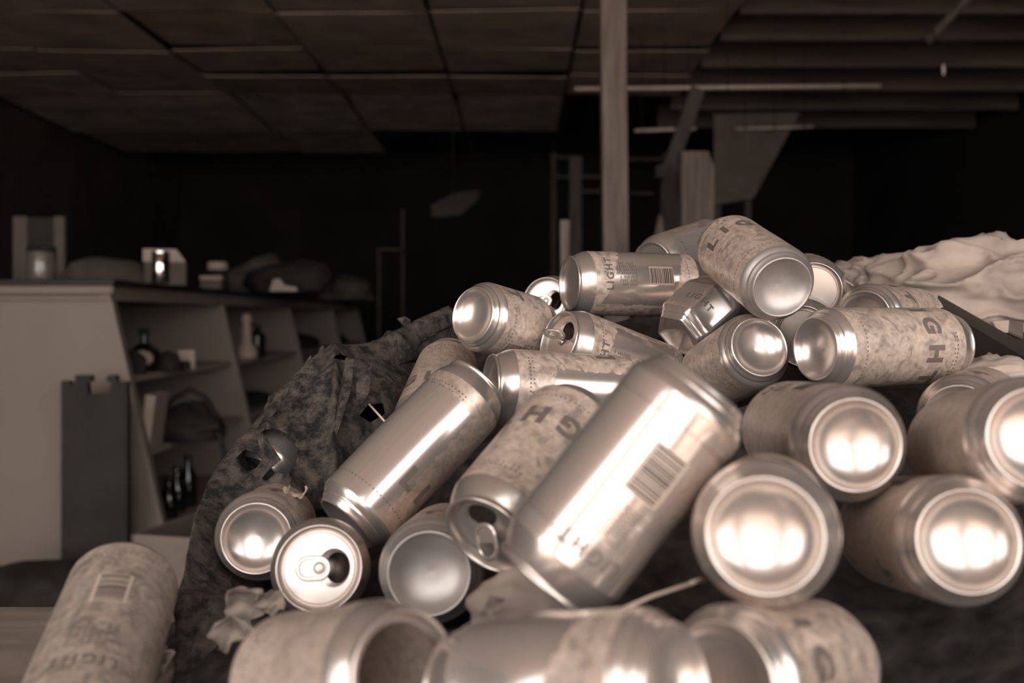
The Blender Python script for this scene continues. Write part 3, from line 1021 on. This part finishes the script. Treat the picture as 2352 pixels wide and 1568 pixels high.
make_can('K7', 'camo', FR + .35, 'big can with large H lettering lying at right, base facing left', dents=[(.9, .55, .07, .35, .25, 0)], tz=.66)
make_can('K8', 'camo_panel', BK + .6, 'horizontal can half hidden behind the slanting LIGHT can', dents=[(PI, .9, .06, .4, .08, 0)], open_hole=False)
make_can('K9', 'dull', FR + .9, 'dull can standing up behind the bright silver can')
make_can('K10', 'silver', BK + .9, 'can tilted behind the top horizontal can', back_text=False, dents=[(PI + .8, .5, .12, .5, .5, .6)], open_hole=False)
make_can('K11', 'camo', FR, 'small far can with open rim peeking between two top cans')
make_can('K13', 'camo', FR + 1, 'can whose rim shows right behind the topmost can', open_hole=False)
make_can('K14', 'camo', FR + 2, 'can with base half hidden behind the big LIGHT can')
make_can('K15', 'dull', FR + 1, 'crushed can rim squeezed under the topmost can', squash=.05, hole=(1, .2), tab_lift=.9)
make_can('K16', 'dull', FR + 2, 'can with bright domed base, upper of the big base-on cans at right')
make_can('K17', 'dull', FR + 1, 'nearest can with its round base squarely facing the camera')
make_can('K18', 'dull', FR + 2, 'can with domed base at the lower right edge')
make_can('K19', 'dull', FR + 2, 'can cut by the right edge of the picture, base ring showing', back_text=False)
make_can('K20', 'dull', FR + 2, 'can base peeking out below the big LIGHT can at right')
make_can('K22', 'dull', FR + 2.6, 'blurred front can at bottom left with dark lid end facing right', open_hole=False, nolid=True, dents=[(2.4, .45, .12, .8, .3, .3)], back_text=False, front_text=False, wob=.02)
make_can('K23', 'camo_panel', BK - 1.0, 'crumpled blurred can along the bottom edge in the middle', dents=[(PI - 1.5, .75, .25, .6, .16, .4), (PI - .9, .35, .12, .5, .14, 0), (PI - 1.9, .5, .15, .6, .2, 0)], wob=.02, back_text=False)
make_can('K24', 'camo', FR - .2, 'blurred LIGHT can along the bottom edge below the nearest base', dents=[(0.5, .3, .08, .5, .2, 0)])
make_can('K25', 'dusty', BK - .25, 'dusty dull can with barcode standing apart at lower left', base_mat='alu_dull_shaded', wob=.008)
make_can('K26', 'dull', FR + 2, 'can with shiny base and torn edge beside the dark bag', base_mat='alu', dents=[(PI, .05, .0, .3, .1, 0)])
make_can('K27', 'camo', FR + 1, 'small open lid with drink hole and tab facing the camera', hole=(1, 0))
make_can('K28', 'dull', FR + 2, 'can with grey base beneath the slanting LIGHT can', base_mat='alu_dull_shaded')  # grey base colour stands for a dome in shade
make_can('K29', 'silver', BK, 'can showing through the tear in the dark bag')
make_can('K31', 'silver', BK, 'crumpled shiny can at the foot of the paper bag at far right', poly=.6, dents=[(PI, .5, .3, .6, .2, .4), (1, .3, .2, .5, .3, 0)], squash=.2, wob=.03, open_hole=False)

# ------------------------------------------------------------------ rubbish mound that carries the cans
samples = []
for k_, c in CANS.items():
    b0, ax_, L_ = Vector(c[:3]), Vector(c[3:6]).normalized(), c[6]
    for i in range(9):
        q = b0 + ax_ * L_ * i / 8
        rr = R * math.sqrt(max(0.0, 1 - ax_.z ** 2)) + .0
        samples.append((q.x, q.y, q.z - max(rr, .012)))
GX, GY = 110, 120
X0, X1, Y0, Y1 = -.27, .86, .36, 1.55
vs, fs = [], []
for iy in range(GY + 1):
    for ix in range(GX + 1):
        x = X0 + (X1 - X0) * ix / GX
        y = Y0 + (Y1 - Y0) * iy / GY
        sw = sz = 0.0
        cap = 9.0
        for (sx, sy, szz) in samples:
            d2 = (sx - x) ** 2 + (sy - y) ** 2
            wt = 1 / (d2 + .0006) ** 2
            sw += wt; sz += wt * szz
            if d2 < .04: cap = min(cap, szz + max(0, (d2 ** .5 - .034)) * .55)
        z = min(sz / sw, cap)
        edge = min(x - X0, X1 - x, y - Y0, Y1 - y)
        n = noise.noise(Vector((x * 28, y * 28, 3))) * .006 + noise.noise(Vector((x * 70, y * 70, 9))) * .003
        z = z - .004 + min(n, .001)
        f = min(1, max(0, edge / .10))
        z = BZ + .002 + (max(z, BZ + .006) - BZ) * f ** .6
        vs.append((x, y, z))
for iy in range(GY):
    for ix in range(GX):
        i = iy * (GX + 1) + ix
        fs.append((i, i + 1, i + GX + 2, i + GX + 1))
mo = mesh_obj('rubbish_mound', vs, fs, M['mound'], None, True)
tag(mo, 'dark crumpled rubbish heap underneath the cans', 'rubbish', kind='stuff')

# ------------------------------------------------------------------ torn dark paper bag at the left of the heap
sil = [(425, 1590, .60), (436, 1430, .66), (452, 1240, .74), (492, 1105, .84), (600, 965, .93), (700, 850, .99), (765, 808, 1.03), (880, 788, 1.08), (950, 750, 1.12), (1040, 710, 1.16)]
inn = [(600, 1600, .62), (590, 1440, .70), (640, 1250, .86), (770, 1120, .88), (820, 1010, .91), (880, 930, .95), (910, 880, 1.0), (935, 845, 1.07), (985, 790, 1.12), (1060, 745, 1.16)]
rows = []
for s_, i_ in zip(sil, inn):
    a, b_ = P(*s_), P(*i_)
    mid_ = (a + b_) / 2 + Vector((0, -.018, .004))
    q1 = a.lerp(mid_, .5) + Vector((-.002, -.012, 0))
    back = a + Vector((.05, .10, -.05))
    back2 = a + Vector((.09, .16, -.14))
    deep = b_ + Vector((.05, .05, -.05))
    rows.append([back2, back, a, q1, mid_, mid_.lerp(b_, .55) + Vector((0, -.006, 0)), b_, deep])


def catmull(p0, p1, p2, p3, t):
    return .5 * ((2 * p1) + (p2 - p0) * t + (2 * p0 - 5 * p1 + 4 * p2 - p3) * t * t + (3 * p1 - p0 - 3 * p2 + p3) * t ** 3)


def cr_line(pts, u):
    n = len(pts) - 1
    k = min(int(u * n), n - 1)
    t = u * n - k
    g = lambda i: pts[min(max(i, 0), n)]
    return catmull(g(k - 1), g(k), g(k + 1), g(k + 2), t)


NU, NV = 200, 150
grid = []
for i in range(NU + 1):
    u = i / NU
    cols = [cr_line([r[c_] for r in rows], u) for c_ in range(8)]
    grid.append([cr_line(cols, j / NV) for j in range(NV + 1)])
vs = []
for i in range(NU + 1):
    for j in range(NV + 1):
        p = grid[i][j]
        du = grid[min(i + 1, NU)][j] - grid[max(i - 1, 0)][j]
        dv = grid[i][min(j + 1, NV)] - grid[i][max(j - 1, 0)]
        nn = du.cross(dv)
        nn = nn.normalized() if nn.length > 1e-9 else Vector((0, -1, 0))
        if nn.y > 0: nn = -nn
        f = noise.voronoi(p * 9 + Vector((1, 2, 3)))[0]
        w_ = min(1, abs(j / NV - 2 / 7) * 7)
        h = .007 * (f[1] - f[0]) - .003 + .0006 * noise.noise(p * 60)
        q_ = Vector((p.x * 16 + p.z * 7, p.y * 5, p.z * 6 - p.x * 4))
        h += .015 * math.exp(-abs(noise.noise(q_ * .8)) * 10) + .003 * math.exp(-abs(noise.noise(q_ * 2.3 + Vector((7, 1, 4)))) * 12)
        h *= .25 + .75 * w_
        q = p + nn * h
        vs.append(Vector((q.x, q.y, max(q.z, BZ + .004))))


def inside(poly, x, y):
    r = False
    n = len(poly)
    for i in range(n):
        x1, y1 = poly[i]; x2, y2 = poly[(i + 1) % n]
        if (y1 > y) != (y2 > y) and x < (x2 - x1) * (y - y1) / (y2 - y1) + x1: r = not r
    return r


TEARS = [[(592, 996), (612, 984), (640, 986), (668, 1002), (684, 1032), (680, 1068), (656, 1090), (636, 1084), (612, 1106), (600, 1100), (628, 1068), (634, 1056), (612, 1024)],
         [(545, 1048), (562, 1032), (590, 1040), (602, 1056), (590, 1074), (568, 1084), (550, 1066)],
         [(760, 822), (780, 812), (800, 818), (790, 828)], [(825, 955), (845, 930), (880, 925), (885, 950), (850, 970)]]
def to_px(q): return (CX + FPX * q.x / q.y, CY - FPX * (q.z - CAMH) / q.y)


fs, cut, kept = [], {}, set()
for i in range(NU):
    for j in range(NV):
        k = i * (NV + 1) + j
        qd = (k, k + 1, k + NV + 2, k + NV + 1)
        c_ = sum((vs[a] for a in qd), Vector()) / 4
        x_, y_ = to_px(c_)
        hit = next((n_ for n_, tr in enumerate(TEARS) if j > 45 and inside(tr, x_, y_)), None)
        if hit is None:
            fs.append(qd); kept.update(qd)
        else:
            for a in qd: cut[a] = hit
for a, hit in cut.items():          # pull the ragged border onto the line of the tear
    if a not in kept: continue
    x_, y_ = to_px(vs[a])
    tr = TEARS[hit]
    best = None
    for n_ in range(len(tr)):
        ax_, ay_ = tr[n_]; bx_2, by_ = tr[(n_ + 1) % len(tr)]
        dx, dy_ = bx_2 - ax_, by_ - ay_
        u = min(1, max(0, ((x_ - ax_) * dx + (y_ - ay_) * dy_) / (dx * dx + dy_ * dy_)))
        px_, py_ = ax_ + u * dx, ay_ + u * dy_
        d_ = (px_ - x_) ** 2 + (py_ - y_) ** 2
        if best is None or d_ < best[0]: best = (d_, px_, py_)
    vs[a] = P(best[1], best[2], vs[a].y)
bg = empty('torn_paper_bag', (vs[0].x, vs[0].y, BZ))
bl = bg.location.copy()
sheet = mesh_obj('bag_sheet', [v - bl for v in vs], fs, M['bag'], bg, True)
sm = sheet.modifiers.new('thick', 'SOLIDIFY'); sm.thickness = .0012; sm.offset = 0


def flap(pts, mat, parent, off, name='torn_flap', th=.0012):
    pts = [p - off for p in pts]
    c = sum(pts, Vector()) / len(pts)
    n = len(pts)
    v = pts + [c + Vector((0, -.004, 0))]
    f = [(i, (i + 1) % n, n) for i in range(n)]
    o = mesh_obj(name, v, f, mat, parent, False)
    s = o.modifiers.new('thick', 'SOLIDIFY'); s.thickness = th
    return o


for pl in ([(735, 800, 1.02), (742, 794, 1.02), (768, 832, 1.01), (745, 830, 1.01), (730, 822, 1.02)],
           [(708, 826, 1.0), (714, 816, 1.0), (716, 832, 1.0), (690, 852, 1.0)],
           [(913, 732, 1.11), (930, 727, 1.11), (943, 735, 1.11), (938, 750, 1.11), (930, 775, 1.11), (922, 772, 1.11), (932, 745, 1.11)],
           [(795, 822, .955), (815, 826, .95), (806, 900, .915), (775, 1000, .875), (768, 990, .88), (784, 900, .925)],
           [(818, 880, .93), (856, 838, .945), (846, 905, .915), (822, 950, .895)],
           [(590, 1000, .85), (602, 992, .85), (645, 1056, .845), (628, 1072, .84), (600, 1030, .845)],
           [(640, 900, .925), (668, 890, .925), (630, 950, .90), (590, 985, .88)]):
    flap([P(*p) for p in pl], M['bag'], bg, bl)
tag(bg, 'torn dark paper bag draped over the left side of the heap', 'paper bag')

# shreds of paper and leaf between the cans
def curl(name, px, py, d, s, mat, label, seed, cat='debris'):
    """a curled, ragged leaf or shred"""
    off = Vector((seed * 2.3, seed * .7, seed))
    n = 16
    vs, fs = [], []
    for i in range(n + 1):
        for k in range(n + 1):
            u, v = i / n * 2 - 1, k / n * 2 - 1
            rag = .75 + .35 * noise.noise(Vector((math.atan2(v, u) * 2.2, seed, 1)))
            m_ = max(abs(u), abs(v), 1e-6) / max(math.hypot(u, v), 1e-6)
            x, y = u * m_ * rag, v * m_ * rag * .75
            a = x * 2.0
            p = Vector((math.sin(a) * .6, y, (1 - math.cos(a)) * .6))
            p += noise.noise_vector(p * 1.8 + off) * .35
            vs.append(Matrix.Rotation(seed * 1.9, 3, 'Y') @ Matrix.Rotation(.6 + seed * .5, 3, 'X') @ p * s * 1.5)
    for i in range(n):
        for k in range(n):
            q = i * (n + 1) + k
            fs.append((q, q + 1, q + n + 2, q + n + 1))
    o = mesh_obj(name, vs, fs, mat, None, False)
    md = o.modifiers.new('thick', 'SOLIDIFY'); md.thickness = .0006
    o.location = P(px, py, d)
    return tag(o, label, cat)


curl('dry_leaf', 560, 1385, .60, .013, M['dry_leaf'], 'curled dry leaf under the shiny base at lower left', 1, 'leaf')
curl('dry_leaf', 620, 1380, .60, .009, M['dry_leaf'], 'small curled leaf below the open lid', 2, 'leaf')
curl('dry_leaf', 535, 1440, .56, .012, M['dry_leaf'], 'curled shred at the left end of the blurred front can', 3, 'leaf')
curl('dry_leaf', 390, 1500, .58, .008, M['dry_leaf'], 'tiny curl between the dusty can and the dark bag', 4, 'leaf')
curl('paper_shred', 680, 1140, .76, .008, M['light_card'], 'pale shred of paper above the torn base can', 5, 'paper')
curl('paper_shred', 1125, 1395, .52, .007, M['dry_leaf'], 'small shred beneath the raised pull tab', 6, 'paper')
o = lump('crumpled_wad', P(1215, 1430, .55), (.030, .02, .028), M['brown_paper'], 'dull crumpled wad under the slanting silver can', 'wad', 51, .3)
tw = empty('dry_straw', P(1420, 1402, .47))
l0 = tw.location.copy()
tube('stalk', [P(1420, 1402, .47) - l0, P(1500, 1368, .475) - l0, P(1570, 1345, .48) - l0, P(1622, 1330, .49) - l0], .0009, M['straw'], tw)
tube('stalk_leaf', [P(1585, 1340, .482) - l0, P(1612, 1326, .484) - l0], [.0012, .0003], M['straw'], tw)
tag(tw, 'thin straw lying left of the nearest round base', 'straw')
tw = empty('dry_straw', P(1863, 600, 1.1))
l0 = tw.location.copy()
tube('stalk', [P(1863, 600, 1.1) - l0, P(1905, 622, 1.1) - l0, P(1960, 656, 1.1) - l0], .0011, M['straw'], tw)
tag(tw, 'thin straw sticking out right of the topmost can', 'straw')
tw = empty('dry_straw', P(848, 928, .90))
l0 = tw.location.copy()
tube('stalk', [P(848, 928, .90) - l0, P(888, 972, .87) - l0], .0010, M['straw'], tw)
tag(tw, 'short bright straw in the tear left of the silver can', 'straw')

# ------------------------------------------------------------------ crumpled paper and dark card at the far right
pb = lump('crumpled_paper_bag', Vector((0, 0, 0)), (.115, .10, .064), M['brown_paper'], None, None, 61, .18, sub=6, flat=False, freq=1.5, crumple=.26)
pb.location = P(2275, 690, 1.18) 
tag(pb, 'large crumpled brown paper bag at the far right', 'paper bag')
pb2 = lump('crumpled_paper', Vector((0, 0, 0)), (.05, .05, .030), M['brown_paper'], None, None, 64, .3, sub=5, flat=False, freq=1.8, crumple=.3)
pb2.location = P(2015, 656, 1.26)
tag(pb2, 'crumpled brown paper in the gap left of the large paper bag', 'paper')
pb3 = lump('crumpled_paper', Vector((0, 0, 0)), (.032, .03, .014), M['light_card'], None, None, 66, .3, sub=4, flat=False, freq=1.8, crumple=.3)
pb3.location = P(2290, 862, .86)
tag(pb3, 'pale crumpled scrap below the black card at the right edge', 'paper')
fl = empty('dark_card_flap', P(2200, 740, .98))
l0 = fl.location.copy()
def slab(name, pts, th, m, parent):
    n = len(pts)
    a = [p - l0 for p in pts]; b_ = [p - l0 + Vector((0, .4 * th, -th)) for p in pts]
    fs = [tuple(range(n)), tuple(range(2 * n - 1, n - 1, -1))] + [(i, i + n, (i + 1) % n + n, (i + 1) % n) for i in range(n)]
    return mesh_obj(name, a + b_, fs, m, parent)
slab('card_sheet', [P(2155, 677, 1.06), P(2345, 785, .98), P(2420, 830, .96), P(2420, 860, .90), P(2240, 840, .90), P(2150, 700, 1.0)], .004, M['black'], fl)
slab('card_tip', [P(2075, 670, 1.04), P(2158, 690, 1.04), P(2190, 715, 1.0), P(2130, 708, 1.0)], .003, M['black'], fl)
tag(fl, 'black torn card lying behind the big LIGHT can', 'card')
sc = empty('paper_scrap', P(2310, 745, 1.08))
l0 = sc.location.copy()
slab('scrap_sheet', [P(2280, 738, 1.08), P(2318, 735, 1.08), P(2316, 760, 1.07), P(2290, 756, 1.07)], .002, M['light_card'], sc)
slab('scrap_fold', [P(2318, 735, 1.08), P(2350, 740, 1.07), P(2350, 775, 1.06), P(2316, 760, 1.07)], .002, M['mid_card'], sc)
tag(sc, 'small pale scrap in front of the large paper bag', 'paper')
wd_ = empty('wood_offcut', (-.262, .60, BZ), (0, 0, -.1))
box('block', (-.05, -.03, 0), (.05, .045, .026), M['bench'], wd_, bev=.002)
box('block_end', (-.052, -.025, .003), (-.05, .04, .023), M['post'], wd_)
tag(wd_, 'small wood offcut propping up the dusty can', 'wood')
